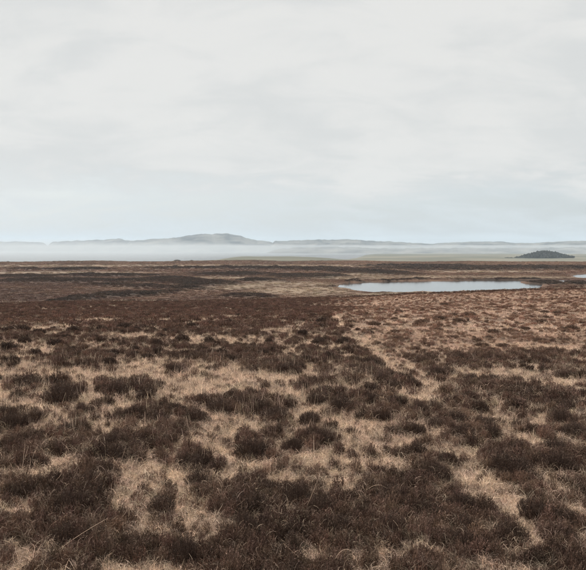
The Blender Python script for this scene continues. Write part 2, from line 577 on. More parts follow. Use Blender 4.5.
def water_sheet(name, P, label):
    c = P.mean(0)
    G = c + (P - c) * (1 + 4.0 / np.hypot(*(P - c).T))[:, None]
    me = bpy.data.meshes.new(name)
    bm = bmesh.new()
    top = [bm.verts.new((p[0], p[1], POND)) for p in G]
    f = bm.faces.new(top)
    bmesh.ops.recalc_face_normals(bm, faces=[f])
    if f.normal.z < 0:
        f.normal_flip()
    bmesh.ops.triangulate(bm, faces=[f])
    bm.to_mesh(me)
    bm.free()
    me.materials.append(M_POND)
    o = bpy.data.objects.new(name, me)
    COL.objects.link(o)
    return tag(o, label, 'water', kind='structure')


water_sheet('pond_water', POND_P, 'long pale pond reflecting the sky on the boggy plain')
water_sheet('pool_water', POOL_P, 'small pale pool beyond the pond at the edge of the picture')
water_sheet('puddle_water', PUD_P, 'tiny glint of standing water far out on the moor')
sea_n = 96
sa = np.linspace(0, 2 * math.pi, sea_n, endpoint=False)
sv = [(0, 0, SEA)] + [(15500 * math.sin(a), 15500 * math.cos(a), SEA) for a in sa]
sf = [(0, 1 + (i + 1) % sea_n, 1 + i) for i in range(sea_n)]
sea = mesh_obj('sea', sv, sf, M_SEA)
tag(sea, 'grey sea lying under the mist beyond the moor', 'sea', kind='structure')

# ------------------------------------------------------------------ far hills
M_HILL = hill_material()


def hill(name, prof, dist, depth, label, seed, rough=2.0):
    """prof: skyline in the photograph (px, py); set at dist metres, with slopes in front of and behind the crest"""
    pr = np.array(prof, float)
    u = np.linspace(pr[0, 0], pr[-1, 0], max(60, int((pr[-1, 0] - pr[0, 0]) * 1.6)))
    sky_y = np.interp(u, pr[:, 0], pr[:, 1])
    ker = np.array([1, 2, 3, 2, 1]) / 9.0
    sky_y[2:-2] = np.convolve(sky_y, ker, 'valid')
    X = (u - PW / 2) / F * dist
    H = CAM_Z + (HORIZON - sky_y) / F * dist
    H = H + rough * dist / F * 0.9 * (fbm(u / 6.0, u * 0 + seed, 5, seed, .6) - 0.5)
    endw = sstep(0, 1, (u - u[0]) / 14) * sstep(0, 1, (u[-1] - u) / 14)
    H = SEA - 6 + (H - SEA + 6) * (0.08 + 0.92 * endw)
    vs = np.linspace(-1, 1, 41)
    V = []
    for v in vs:
        k = np.cos(v * math.pi / 2) ** 1.3 if abs(v) < 1 else 0
        yy = dist + v * depth + depth * 0.18 * (fbm(u / 22.0, u * 0 + 2, 2, seed + 3) - 0.5)
        z = SEA - 8 + (H - SEA + 8) * k
        z = z + 0.16 * (H - SEA) * k * (1 - k) * 4 * (fbm(X / (depth * .5) + 9, yy / (depth * .5) + v * 0, 4, seed + 8) - 0.5)
        V.append(np.stack([X * yy / dist, yy, z], -1))
    V = np.array(V)
    n, m = V.shape[:2]
    ii = np.arange(n * m).reshape(n, m)
    fc = np.stack([ii[:-1, :-1], ii[:-1, 1:], ii[1:, 1:], ii[1:, :-1]], -1).reshape(-1, 4)
    o = mesh_obj(name, V.reshape(-1, 3), fc, M_HILL, smooth=True)
    return tag(o, label, 'hill', kind='structure')


hill('far_hill', [(118, 243), (135, 240.6), (152, 239.4), (170, 238.2), (182, 236.9), (190, 235.1), (198, 234.2), (206, 234.0), (213, 234.3), (219, 233.5), (227, 233.4), (234, 234.6),
                  (242, 236.4), (250, 238.6), (258, 240.2), (268, 241.4), (284, 243.5)], 7000, 1100, 'broad flat-topped hill rising highest above the mist', 3)
hill('low_headland', [(40, 243.6), (56, 241.6), (72, 240.8), (90, 240.3), (104, 239.7), (113, 238.6), (119, 238.7), (126, 240.0), (140, 242.2), (160, 244)], 7600, 800,
     'low pale headland between the hill and the left edge', 5)
hill('faint_headland', [(-60, 241.6), (-20, 241.4), (10, 241.9), (30, 241.8), (44, 242.6), (56, 244)], 8300, 700, 'faintest low headland at the left edge of the horizon', 7)
hill('long_ridge', [(262, 243.5), (276, 241.2), (292, 240.4), (312, 240.0), (330, 239.5), (345, 239.4), (362, 240.0), (378, 241.1), (395, 242.0), (412, 242.9), (432, 244)], 6700, 950,
     'long low ridge in the mist above the pond', 11)
hill('misty_ridge', [(390, 244), (405, 242.6), (430, 243.6), (446, 242.9), (460, 242.2), (480, 241.6), (502, 241.6), (512, 243.0), (530, 243.2), (548, 242.0), (566, 241.3), (590, 240.9), (640, 241.2), (690, 243)], 7000, 1000,
     'long uneven misty ridge behind the wooded mound', 13, 1.4)
hill('sunken_ridge', [(262, 250.8), (280, 248.9), (296, 247.6), (316, 246.8), (340, 247.0), (365, 247.8), (390, 248.4), (420, 248.2), (470, 247.9), (520, 247.8), (570, 247.2), (640, 247.2), (690, 249)], 5000, 560,
     'faint nearer ridge half sunk in the mist over the green plain', 17)

# ------------------------------------------------------------------ plant shapes
def ribbon_set(paths, widths, rnd):
    """paths (n,k,3), widths (n,k) -> quads facing random ways"""
    n, k = paths.shape[:2]
    tang = np.gradient(paths, axis=1)
    side = rnd.normal(size=(n, 1, 3))
    side = np.cross(tang, np.broadcast_to(side, tang.shape))
    side /= np.linalg.norm(side, axis=2, keepdims=True) + 1e-9
    L, Rr = paths - side * widths[..., None] / 2, paths + side * widths[..., None] / 2
    V = np.stack([L, Rr], 2).reshape(-1, 3)
    i = np.arange(n)[:, None] * (2 * k) + np.arange(k - 1)[None] * 2
    Fc = np.stack([i, i + 1, i + 3, i + 2], -1).reshape(-1, 4)
    return V, Fc


def join(parts):
    Vs, Fs, Bs, off = [], [], [], 0
    for V, Fc, B in parts:
        Vs.append(V)
        Fs.append(Fc + off)
        Bs.append(B)
        off += len(V)
    return np.concatenate(Vs), np.concatenate(Fs), np.concatenate(Bs)


def heather_geo(seed, n, R, H, sprigs, wstem, lsprig, wsprig):
    rnd = np.random.default_rng(seed)
    a, q = rnd.uniform(0, 2 * math.pi, n), np.sqrt(rnd.uniform(0, 1, n))
    base = np.stack([np.cos(a) * q * R * 0.72, np.sin(a) * q * R * 0.72, np.full(n, -0.02)], -1)
    lumps = 0.75 + 0.5 * fbm(base[:, 0] / R * 2.3 + seed, base[:, 1] / R * 2.3, 3, seed)
    top = np.stack([np.cos(a) * q * R, np.sin(a) * q * R, H * np.sqrt(np.maximum(1.04 - q * q, 0.02)) * lumps * rnd.uniform(.72, 1.12, n)], -1)
    top += rnd.normal(0, 0.05 * R, (n, 3)) * [1, 1, .5]
    t = np.linspace(0, 1, 4)[None, :, None]
    bow = rnd.normal(0, 0.10 * H, (n, 1, 3)) * np.sin(t * math.pi)
    P = base[:, None] * (1 - t) + top[:, None] * t + bow
    W = np.full((n, 4), wstem) * np.array([1, 1, .8, .4])
    V, Fc = ribbon_set(P, W, rnd)
    shade = rnd.uniform(0, 1, n)
    parts = [(V, Fc, np.repeat(shade, 8))]
    # small side sprigs on the upper stems
    m = n * sprigs
    who = np.repeat(np.arange(n), sprigs)
    u = rnd.uniform(0.30, 1.0, m)
    at = base[who] * (1 - u[:, None]) + top[who] * u[:, None]
    dr = (top - base)[who]
    dr /= np.linalg.norm(dr, axis=1, keepdims=True) + 1e-9
    dr = dr * 0.9 + rnd.normal(0, 0.55, (m, 3))
    dr /= np.linalg.norm(dr, axis=1, keepdims=True)
    ln_ = lsprig * rnd.uniform(.6, 1.4, m)
    tip = at + dr * ln_[:, None]
    P2 = np.stack([at, tip], 1)
    V2, F2 = ribbon_set(P2, np.stack([np.full(m, wsprig), np.full(m, wsprig * .5)], 1), rnd)
    parts.append((V2, F2, np.repeat(np.clip(shade[who] * 0.5 + rnd.uniform(0, .5, m), 0, 1), 4)))
    return join(parts)


def grass_geo(seed, n, R, L, w, lean, droop, segs=6, curl=0.0):
    rnd = np.random.default_rng(seed)
    a, q = rnd.uniform(0, 2 * math.pi, n), np.sqrt(rnd.uniform(0, 1, n)) * R
    base = np.stack([np.cos(a) * q, np.sin(a) * q, np.full(n, -0.015)], -1)
    hd = rnd.uniform(0, 2 * math.pi, n)
    el = math.pi / 2 - np.abs(rnd.normal(0, 1, n)) * lean
    ln_ = L * rnd.uniform(.45, 1.25, n)
    cr = rnd.normal(0, curl, n)
    P = np.zeros((n, segs, 3))
    P[:, 0] = base
    dr = droop * rnd.uniform(.3, 1.6, n)
    for i in range(1, segs):
        s = ln_ / (segs - 1)
        P[:, i] = P[:, i - 1] + np.stack([np.cos(hd) * np.cos(el), np.sin(hd) * np.cos(el), np.sin(el)], -1) * s[:, None]
        P[:, i, 2] = np.maximum(P[:, i, 2], 0.004)
        el = el - dr * (i / segs) * 1.2
        hd = hd + cr
    W = w * np.linspace(1, .25, segs)[None] * rnd.uniform(.7, 1.3, n)[:, None]
    V, Fc = ribbon_set(P, W, rnd)
    return V, Fc, np.repeat(rnd.uniform(0, 1, n), 2 * segs)


M_HEATH_I = plant_material('heather_stems', None, 0.25, 2.3, 0.10, True)
M_GRASS_I = plant_material('dead_grass', None, 0.30, 1.8, 0.28, True)
M_HEATH = plant_material('heather_bush_stems', (.060, .039, .030), 0.3, 2.0, 0.10, False)
M_GRASS = plant_material('dead_grass_tussock', STRAW * 1.05, 0.4, 1.6, 0.28, False)

src = bpy.data.collections.new('plant_kinds')


def kinds(prefix, geos, m):
    c = bpy.data.collections.new(prefix)
    src.children.link(c)
    for i, (V, Fc, B) in enumerate(geos):
        o = mesh_obj('%s_%02d' % (prefix, i), V, Fc, m, [('blade', 'FLOAT', B)], link=False)
        c.objects.link(o)
    return c


K_HN = kinds('heather_near', [heather_geo(100 + i, 46, .050, .050 + .018 * (i % 3), 6, .0019, .011, .0026) for i in range(6)], M_HEATH_I)
K_GN = kinds('grass_near', [grass_geo(200 + i, 44, .04, .085, .0024, .95, .6, 6, .4) for i in range(4)] +
             [grass_geo(210 + i, 42, .045, .080, .0024, 1.35, .35, 6, .7) for i in range(4)], M_GRASS_I)
K_HM = kinds('heather_mid', [heather_geo(300 + i, 46, .082, .065 + .02 * (i % 3), 6, .0034, .018, .0050) for i in range(6)], M_HEATH_I)
K_GM = kinds('grass_mid', [grass_geo(400 + i, 46, .07, .095, .0045, .95, .55, 5, .35) for i in range(5)], M_GRASS_I)
K_HF = kinds('heather_far', [heather_geo(500 + i, 46, .18, .085 + .03 * (i % 3), 5, .009, .038, .013) for i in range(5)], M_HEATH_I)
K_GF = kinds('grass_far', [grass_geo(600 + i, 46, .15, .115, .010, .95, .5, 4, .25) for i in range(4)], M_GRASS_I)
K_PS = kinds('plain_tufts', [grass_geo(850 + i, 60, 1.1, .34, .06, .8, .4, 3, .1) for i in range(4)], M_GRASS_I)
K_WI = kinds('wisps', [grass_geo(750 + i, 7, .04, .095, .0019, .6, .6, 7, .5) for i in range(6)], M_GRASS_I)
K_ST = kinds('stalks', [grass_geo(700 + i, 9, .09, .17, .0032, .12, .05, 4, 0) for i in range(4)], M_GRASS_I)
K_PL = kinds('plain_growth', [heather_geo(800 + i, 70, 1.25, .20 + .07 * (i % 3), 3, .10, .22, .14) for i in range(5)], M_HEATH_I)


def scatter(name, pts, scl, rot, pick, tint, coll, label, cat):
    n = len(pts)
    me = bpy.data.meshes.new(name)
    me.vertices.add(n)
    me.vertices.foreach_set('co', np.asarray(pts, np.float32).ravel())
    for an, at, dat in (('scl', 'FLOAT_VECTOR', scl), ('rot', 'FLOAT_VECTOR', rot), ('pick', 'INT', pick), ('tint', 'FLOAT_VECTOR', tint)):
        a = me.attributes.new(an, at, 'POINT')
        if at == 'INT':
            a.data.foreach_set('value', np.asarray(dat, np.int32).ravel())
        else:
            a.data.foreach_set('vector', np.asarray(dat, np.float32).ravel())
    o = bpy.data.objects.new(name, me)
    COL.objects.link(o)
    ng = bpy.data.node_groups.new(name, 'GeometryNodeTree')
    ng.interface.new_socket('Geometry', in_out='INPUT', socket_type='NodeSocketGeometry')
    ng.interface.new_socket('Geometry', in_out='OUTPUT', socket_type='NodeSocketGeometry')
    N, Lk = ng.nodes, ng.links
    gi, go = N.new('NodeGroupInput'), N.new('NodeGroupOutput')
    ci = N.new('GeometryNodeCollectionInfo')
    ci.inputs['Collection'].default_value = coll
    ci.inputs['Separate Children'].default_value = True
    ci.inputs['Reset Children'].default_value = True
    ip = N.new('GeometryNodeInstanceOnPoints')
    ip.inputs['Pick Instance'].default_value = True

    def named(nm, tp):
        x = N.new('GeometryNodeInputNamedAttribute')
        x.data_type = tp
        x.inputs['Name'].default_value = nm
        return x.outputs[0]
    e2r = N.new('FunctionNodeEulerToRotation')
    Lk.new(named('rot', 'FLOAT_VECTOR'), e2r.inputs[0])
    Lk.new(gi.outputs[0], ip.inputs['Points'])
    Lk.new(ci.outputs[0], ip.inputs['Instance'])
    Lk.new(named('pick', 'INT'), ip.inputs['Instance Index'])
    Lk.new(e2r.outputs[0], ip.inputs['Rotation'])
    Lk.new(named('scl', 'FLOAT_VECTOR'), ip.inputs['Scale'])
    Lk.new(ip.outputs[0], go.inputs[0])
    md = o.modifiers.new('scatter', 'NODES')
    md.node_group = ng
    return tag(o, label, cat, kind='stuff')


def sector_points(r0, r1, step, half_deg=29):
    """jittered grid over the ground the photograph can see"""
    h = math.radians(half_deg)
    xs = np.arange(-r1 * math.sin(h), r1 * math.sin(h), step)
    ys = np.arange(r0 * math.cos(h) * .9, r1, step)
    X, Y = np.meshgrid(xs, ys)
    X = X + rng.uniform(-.5, .5, X.shape) * step
    Y = Y + rng.uniform(-.5, .5, Y.shape) * step
    X, Y = X.ravel(), Y.ravel()
    d, az = np.hypot(X, Y), np.arctan2(X, Y)
    m = (d > r0) & (d < r1) & (np.abs(az) < h)
    return X[m], Y[m]


def tint_of(base, n, lo=.75, hi=1.25):
    return np.asarray(base) * rng.uniform(lo, hi, (n, 1)) * rng.uniform(.95, 1.05, (n, 3))


def fill(r0, r1, step, kh, kg, nh, ng_, tag_h, tag_g, hs=1.0, gs=1.0):
    X, Y = sector_points(r0, r1, step)
    Z, c = full_height(X.copy(), Y.copy())
    n = len(X)
    pale, pink = c['pale'], c['pink']
    is_g = rng.uniform(0, 1, n) < 0.22 + 0.67 * pale
    # heather
    for sel, kk, nn, nm, lab, cat, s in ((~is_g, kh, nh, 'heather', tag_h, 'heather', hs), (is_g, kg, ng_, 'grass', tag_g, 'grass', gs)):
        m = np.nonzero(sel)[0]
        k = len(m)
        if nm == 'heather':
            t = HEATH[None] * (1 - pink[m, None] * .6) + np.array([.19, .118, .083])[None] * pink[m, None] * .6
            t = t * (0.35 + 1.5 * fbm(X[m] / .22, Y[m] / .3, 3, 61) ** 1.2)[:, None]
            red = sstep(10, 40, c['d'][m])[:, None]
            t = t * (1 - red * np.array([-.10, .0, .02]))
            sz = rng.uniform(.7, 1.3, k) * s * (1 - .3 * pink[m]) * (1 - .24 * pale[m] - .12 * pink[m])
            hz = sz * rng.uniform(.8, 1.25, k)
        else:
            t = STRAW[None] * (1 - pink[m, None] * .85) + PINK[None] * 1.25 * pink[m, None] * .85
            t = t * (0.62 + 0.55 * pale[m])[:, None]
            sz = rng.uniform(.6, 1.35, k) * s
            hz = sz * rng.uniform(.6, 1.2, k) * (1 - .3 * pink[m])
        t = t * (tint_of((1, 1, 1), k) if nm == 'heather' else tint_of((1, 1, 1), k, .55, 1.35))
        rot = np.stack([rng.normal(0, .14, k), rng.normal(0, .14, k), rng.uniform(0, 6.28, k)], -1)
        scatter(nm, np.stack([X[m], Y[m], Z[m]], -1), np.stack([sz, sz, hz], -1), rot, rng.integers(0, nn, k), t, kk, lab, cat)


fill(2.6, 9, .041, K_HN, K_GN, 6, 8, 'low dark brown heather covering the nearest ground', 'pale tangled dead grass in the nearest ground')
fill(9, 24, .074, K_HM, K_GM, 6, 5, 'dark brown heather covering the middle of the slope', 'pale straw grass patches in the middle of the slope')
fill(24, 78, .185, K_HF, K_GF, 5, 4, 'reddish brown heather covering the top of the slope', 'pinkish dead grass covering the top of the slope')

# upright dead stalks standing in the pale strips
X, Y = sector_points(6, 26, .15)
Z, c = full_height(X.copy(), Y.copy())
keep = rng.uniform(0, 1, len(X)) < np.interp(c['py'], [355, 372, 382, 400, 430, 470, 520], [.08, .80, .95, .62, .30, .10, .03]) * (1 - sstep(320, 430, c['px']) * .7)
X, Y, Z = X[keep], Y[keep], Z[keep]
k = len(X)
sz = rng.uniform(.6, 1.2, k)
scatter('stalks', np.stack([X, Y, Z], -1), np.stack([sz, sz, sz], -1), np.stack([rng.normal(0, .1, k), rng.normal(0, .1, k), rng.uniform(0, 6.28, k)], -1),
        rng.integers(0, 4, k), tint_of(STRAW * 1.1, k), K_ST, 'thin upright dead stalks standing in the pale grass strip', 'stalks')

# pale wisps of dead grass standing up through the heather
X, Y = sector_points(2.6, 14, .085)
Z, c = full_height(X.copy(), Y.copy())
keep = rng.uniform(0, 1, len(X)) < .35 + .6 * sstep(.45, .65, fbm(X / .7, Y / .7, 3, 171))
X, Y, Z = X[keep], Y[keep], Z[keep]
k = len(X)
sz = rng.uniform(.7, 1.35, k)
scatter('grass_wisps', np.stack([X, Y, Z + .02], -1), np.stack([sz, sz, sz], -1), np.stack([rng.normal(0, .2, k), rng.normal(0, .2, k), rng.uniform(0, 6.28, k)], -1),
        rng.integers(0, 6, k), tint_of(STRAW * 1.05, k, .5, 1.3), K_WI, 'thin pale curling grass blades standing up through the nearest heather', 'grass')

# low growth on the plain
for r0, r1, step, size, nm, kk, nk, lab in ((76, 340, 1.2, .62, 'plain_heather', K_PL, 5, 'low brown heather covering the nearer half of the boggy plain'),
                                            (76, 340, 1.6, .8, 'plain_sedge', K_PS, 4, 'short brown sedge covering the nearer half of the boggy plain'),
                                            (340, 660, 2.6, 1.15, 'plain_heather', K_PL, 5, 'low brown heather covering the farther half of the boggy plain')):
    X, Y = sector_points(r0, r1, step, 27)
    Z, c = full_height(X.copy(), Y.copy())
    dist_w = np.minimum(np.minimum(signed_poly(POND_P, X, Y), signed_poly(POOL_P, X, Y)), signed_poly(PUD_P, X, Y))
    keep = (dist_w > 1.4) & (Z > POND + .02) & (rng.uniform(0, 1, len(X)) < .72 + .2 * c['hag'] - .45 * c['strip'])
    X, Y, Z = X[keep], Y[keep], Z[keep]
    c = {k_: v[keep] for k_, v in c.items()}
    k = len(X)
    t = 1.5 * ground_colour(c, X, Y) * tint_of((1, 1, 1), k, .8, 1.25)  # colour lifted above the ground's to offset the clumps' own shading
    sz = size * rng.uniform(.6, 1.4, k)
    hz = sz * rng.uniform(.5, 1.2, k) * (.55 + .6 * c['hag'])
    scatter(nm, np.stack([X, Y, Z], -1), np.stack([sz, sz, hz], -1), np.stack([X * 0, X * 0, rng.uniform(0, 6.28, k)], -1),
            rng.integers(0, nk, k), t, kk, lab, 'heather' if 'heather' in nm else 'sedge')

BUSHES = [(118, 462, 24, 'wide black-brown heather bush above the tangled pale grass, left of centre'),
          (195, 472, 21, 'rounded dark heather bush beside pale grass, second of three in a row'),
          (251, 454, 21, 'rounded dark heather bush at the right end of the row of three'),
          (31, 468, 22, 'flat dark heather bush above the pale streak at the left edge'),
          (22, 500, 20, 'dark heather bush at the left edge just below the pale streak'),
          (92, 486, 16, 'small dark heather bush between the pale streak and the curly tussock'),
          (391, 500, 28, 'wide dark heather bush at the top of the largest dark patch'),
          (436, 482, 19, 'dark heather bush up and left of the big pale tussock'),
          (512, 472, 24, 'dark heather bush straight above the big pale tussock'),
          (467, 548, 24, 'dark heather bush hard against the lower left of the big pale tussock'),
          (560, 540, 14, 'upright dark heather bush to the right of the big pale tussock'),
          (295, 502, 15, 'dark heather bush left of the short pale streak at the centre'),
          (246, 510, 26, 'broad dark heather bush right of the pale grass ring'),
          (77, 511, 24, 'broad dark heather bush left of the curly tussock'),
          (220, 409, 17, 'domed heather bush standing alone in the pale stalky grass'),
          (276, 419, 17, 'domed heather bush right of the one alone in the stalks'),
          (174, 373, 11, 'small dome of heather on the far rim of the stalky strip'),
          (287, 371, 15, 'flat-topped heather bush at the right end of the stalky strip'),
          (264, 357, 9, 'small round heather bush above the right end of the stalky strip'),
          (102, 331, 7, 'tiny round heather bush at the top of the patchy slope'),
          (154, 424, 20, 'dark heather bush below the pale grass at the left of centre'),
          (61, 399, 20, 'low dark heather bush in the left part of the stalky strip'),
          (28, 386, 19, 'low dark heather bush on the stalky strip near the left edge'),
          (15, 428, 18, 'dark heather bush at the left edge below the stalky strip'),
          (118, 396, 17, 'low dark heather bush between two pale openings in the stalks'),
          (455, 406, 16, 'dark heather bush beside the pale hollow right of centre'),
          (405, 380, 12, 'dark heather bush at the lower end of the pale track line'),
          (372, 366, 12, 'dark heather bush along the left side of the pale track line'),
          (344, 344, 9, 'dark heather bush beside the upper bend of the pale track line'),
          (575, 434, 16, 'dark heather bush at the right edge halfway down the slope'),
          (560, 470, 18, 'dark heather bush at the right edge above the big tussock')]
TUSSOCKS = [(503, 518, 34, 'big pale sprawling grass tussock, largest at lower right'), (531, 550, 30, 'pale grass tussock spilling down below the big one at lower right'),
            (472, 498, 20, 'pale grass tussock just above the big one at lower right'), (195, 528, 22, 'pale tussock at the top of the grass ring, lower left'),
            (189, 553, 15, 'bright grass tussock at the bottom of the grass ring, lower left'), (216, 541, 15, 'pale tussock at the right of the grass ring, lower left'),
            (159, 541, 14, 'pale tussock at the left of the grass ring, lower left'), (123, 512, 17, 'curly pale tussock at the tip of the longest stem'),
            (61, 555, 18, 'curly pale tussock at the foot of the longest stem'), (20, 558, 18, 'curly grass tussock in the bottom left corner'),
            (38, 486, 24, 'pale tussock in the streak near the left edge'), (351, 492, 17, 'short pale tussock above the largest dark patch'),
            (310, 566, 24, 'arching grass tussock at the bottom edge near the centre'), (573, 516, 14, 'faint grass tussock at the right edge'),
            (287, 490, 16, 'pale tussock right of the row of three bushes'), (440, 466, 18, 'pale tussock above the bush near the big tussock')]
STEMS = [((52, 556), (108, 518), .01, 'longest straight pale stem leaning right at lower left'), ((312, 566), (283, 543), .0, 'pale stem leaning left at the bottom edge'),
         ((330, 566), (352, 551), .05, 'arched pale stem bending right at the bottom edge'), ((322, 566), (309, 548), .02, 'short pale stem beside the arched one at the bottom edge'),
         ((362, 493), (391, 501), .06, 'bowed pale stem lying over the wide dark bush'), ((304, 512), (322, 470), .0, 'dark leaning stem above the largest dark patch'),
         ((520, 503), (540, 487), .01, 'slanting pale stem above the big tussock'), ((557, 492), (556, 470), .0, 'upright stem near the right edge above the tussock'),
         ((68, 474), (65, 455), .0, 'thin upright stem near the flat dark bush at left'), ((118, 470), (126, 446), .0, 'thin stem rising over the wide black-brown bush')]

# ------------------------------------------------------------------ single heather bushes and tussocks
def on_ground(px, py):
    """where the sight line of a pixel meets the near slope"""
    d = ray(px, py)
    t = np.concatenate([np.arange(2.5, 30, .05), np.arange(30, 90, .2)])
    x, y, z = d[0] * t, d[1] * t, CAM_Z + d[2] * t
    h, _ = full_height(x.copy(), y.copy())
    k = int(np.argmax(z < h))
    return float(x[k]), float(y[k]), float(h[k])


BUSH_N = [mesh_obj('heather_bush', *heather_geo(900 + i, 420, .25, .16 + .02 * (i % 3), 7, .0024, .018, .0036)[:2], None, link=False).data for i in range(5)]
BUSH_F = [mesh_obj('heather_bush', *heather_geo(920 + i, 240, .30, .19 + .03 * (i % 2), 6, .007, .035, .011)[:2], None, link=False).data for i in range(4)]
for i, me in enumerate(BUSH_N + BUSH_F):
    g = heather_geo(900 + i, 420, .25, .16, 7, .0024, .018, .0036) if i < 5 else heather_geo(915 + i, 240, .30, .19, 6, .007, .035, .011)
    a = me.attributes.new('blade', 'FLOAT', 'POINT')
    a.data.foreach_set('value', g[2].astype(np.float32))
    me.materials.append(M_HEATH)


M_HEATH_P = plant_material('faded_heather_stems', (.110, .069, .049), 0.3, 1.9, 0.10, False)
BUSH_P = [me.copy() for me in BUSH_F]
for me in BUSH_P:
    me.materials.clear()
    me.materials.append(M_HEATH_P)


def bush(px, py, half_px, label, group=None):
    x, y, z = on_ground(px, py)
    d = math.hypot(x, y)
    r = half_px * d / F
    near = d < 14
    faded = 'pinkish slope' in label and 'dotting' in label
    me = random.choice(BUSH_P if faded else BUSH_N if near else BUSH_F)
    o = bpy.data.objects.new('heather_bush', me)
    COL.objects.link(o)
    s = float(np.clip(r / (.25 if near else .30), .5, 1.9))
    o.location = (x, y, z - .01)
    o.scale = (s, s * random.uniform(.8, 1.0), (0.35 + .65 * min(s, 1.25)) * random.uniform(.85, 1.1) * (.6 if faded else 1))
    o.rotation_euler = (0, 0, random.uniform(0, 6.28))
    tag(o, label, 'heather', group or 'single heather bushes on the slope')
    return o


for px, py, w, lab in BUSHES:
    bush(px, py, w, lab)
ZONES = [((0, 335, 322, 366), 40, (5, 10), 'low rounded heather bush on the far patchy slope', 'heather bushes on the far patchy slope'),
         ((345, 586, 304, 350), 36, (3, 8), 'small heather bush dotting the pinkish slope', 'small heather bushes on the pinkish slope'),
         ((0, 330, 388, 432), 24, (8, 14), 'dark heather bush in front of the stalky strip', 'heather bushes in front of the stalky strip'),
         ((340, 586, 372, 440), 30, (8, 14), 'dark heather bush below the pinkish slope', 'heather bushes below the pinkish slope'),
         ((0, 586, 442, 562), 20, (12, 20), 'dense dark heather bush in the nearest ground', 'heather bushes in the nearest ground')]


def ordinal(n):
    return '%d%s' % (n, 'th' if 10 <= n % 100 <= 20 else {1: 'st', 2: 'nd', 3: 'rd'}.get(n % 10, 'th'))


taken = [(b[0], b[1]) for b in BUSHES]
for (x0, x1, y0, y1), want, (w0, w1), lab, grp in ZONES:
    got, made = 0, []
    for _ in range(900):
        if got >= want:
            break
        px, py = random.uniform(x0, x1), random.uniform(y0, y1)
        w = random.uniform(w0, w1) * (1 if y0 < 380 else np.interp(py, [y0, y1], [.8, 1.2]))
        if any(abs(px - a) < w * 1.7 and abs(py - b) < w * 0.9 for a, b in taken):
            continue
        gx, gy, gz = on_ground(px, py)
        c = cover(np.array([gx]), np.array([gy]), base_height(np.array([gx]), np.array([gy])))
        if c['pale'][0] > 0.45:
            continue
        taken.append((px, py))
        made.append((px, bush(px, py, w, lab, grp)))
        got += 1
    for n_, (_, o) in enumerate(sorted(made, key=lambda t: t[0])):
        o['label'] = '%s, %s of %d from the left' % (lab, ordinal(n_ + 1), len(made))

TUFT = []
for i in range(4):
    V, Fc, B = grass_geo(950 + i, 300, .14, .18, .0024, .9, .5, 8, .45)
    TUFT.append(mesh_obj('grass_tussock', V, Fc, M_GRASS, [('blade', 'FLOAT', B)], link=False).data)
for i, (px, py, w, lab) in enumerate(TUSSOCKS):
    x, y, z = on_ground(px, py)
    o = bpy.data.objects.new('grass_tussock', TUFT[i % 4])
    COL.objects.link(o)
    s = float(np.clip(w * math.hypot(x, y) / F / .26, .45, 1.6))
    o.location, o.scale, o.rotation_euler = (x, y, z), (s, s, s * random.uniform(.55, .8)), (0, 0, random.uniform(0, 6.28))
    tag(o, lab, 'grass tussock', 'pale grass tussocks')

for i, (p0, p1, arch, lab) in enumerate(STEMS):
    x, y, z = on_ground(*p0)
    d = ray(*p1)
    t = (y * random.uniform(.97, 1.0)) / d[1]
    tip = np.array([d[0] * t, d[1] * t, max(CAM_Z + d[2] * t, z + .05)])
    u = np.linspace(0, 1, 10)[:, None]
    path = np.array([x, y, z - .02]) * (1 - u) + tip * u
    path[:, 2] += np.sin(u[:, 0] * math.pi) * arch
    tg = np.gradient(path, axis=0)
    e1 = np.cross(tg, [0, 1, 0.1])
    e1 /= np.linalg.norm(e1, axis=1, keepdims=True)
    e2 = np.cross(tg, e1)
    e2 /= np.linalg.norm(e2, axis=1, keepdims=True)
    rad = np.linspace(.0013, .0006, 10)[:, None]
    V = np.stack([path + rad * (e1 * math.cos(a) + e2 * math.sin(a)) for a in (0, 2.09, 4.19)], 1).reshape(-1, 3) - [x, y, z]
    Fc = [(k * 3 + j, k * 3 + (j + 1) % 3, k * 3 + 3 + (j + 1) % 3, k * 3 + 3 + j) for k in range(9) for j in range(3)]
    o = mesh_obj('dead_grass_stem', V, Fc, M_GRASS, [('blade', 'FLOAT', np.full(len(V), .9))])  # one long dead grass stem
    o.location = (x, y, z)
    tag(o, lab, 'grass stem', 'long dead grass stems')

# ------------------------------------------------------------------ far wood on its mound, dark humps on the moor edge
M_TREE = plant_material('far_tree_leaves', (.035, .040, .028), .6, 1.5, .1, True)


def tree_geo(seed):
    rnd = np.random.default_rng(seed)
    n = 420
    a, zz, q = rnd.uniform(0, 6.28, n), rnd.beta(1.4, 1.2, n), np.sqrt(rnd.uniform(0.1, 1, n))
    rr = 3.4 * np.sin(np.clip(zz, 0.02, .98) * math.pi) ** .7 * q * (0.7 + .6 * fbm(a * 2, zz * 3, 2, seed))
    c = np.stack([np.cos(a) * rr, np.sin(a) * rr, 2.2 + zz * 8.2], -1)
    d = rnd.normal(size=(n, 3))
    d /= np.linalg.norm(d, axis=1, keepdims=True)
    P = np.stack([c - d * .55, c + d * .55], 1)
    V, Fc = ribbon_set(P, np.full((n, 2), .8), rnd)
    k = 6
    tp = np.array([[0, 0, -.5], [.1, 0, 2.5], [0, .1, 6.5]])
    ang = np.arange(k) / k * 6.283
    TV = np.concatenate([tp[i] + np.stack([np.cos(ang), np.sin(ang), ang * 0], -1) * r for i, r in enumerate((.32, .24, .08))])
    TF = np.array([(i * k + j, i * k + (j + 1) % k, i * k + k + (j + 1) % k, i * k + k + j) for i in range(2) for j in range(k)])
    return join([(V, Fc, np.repeat(rnd.uniform(0, 1, n), 4)), (TV, TF, np.full(len(TV), .4))])


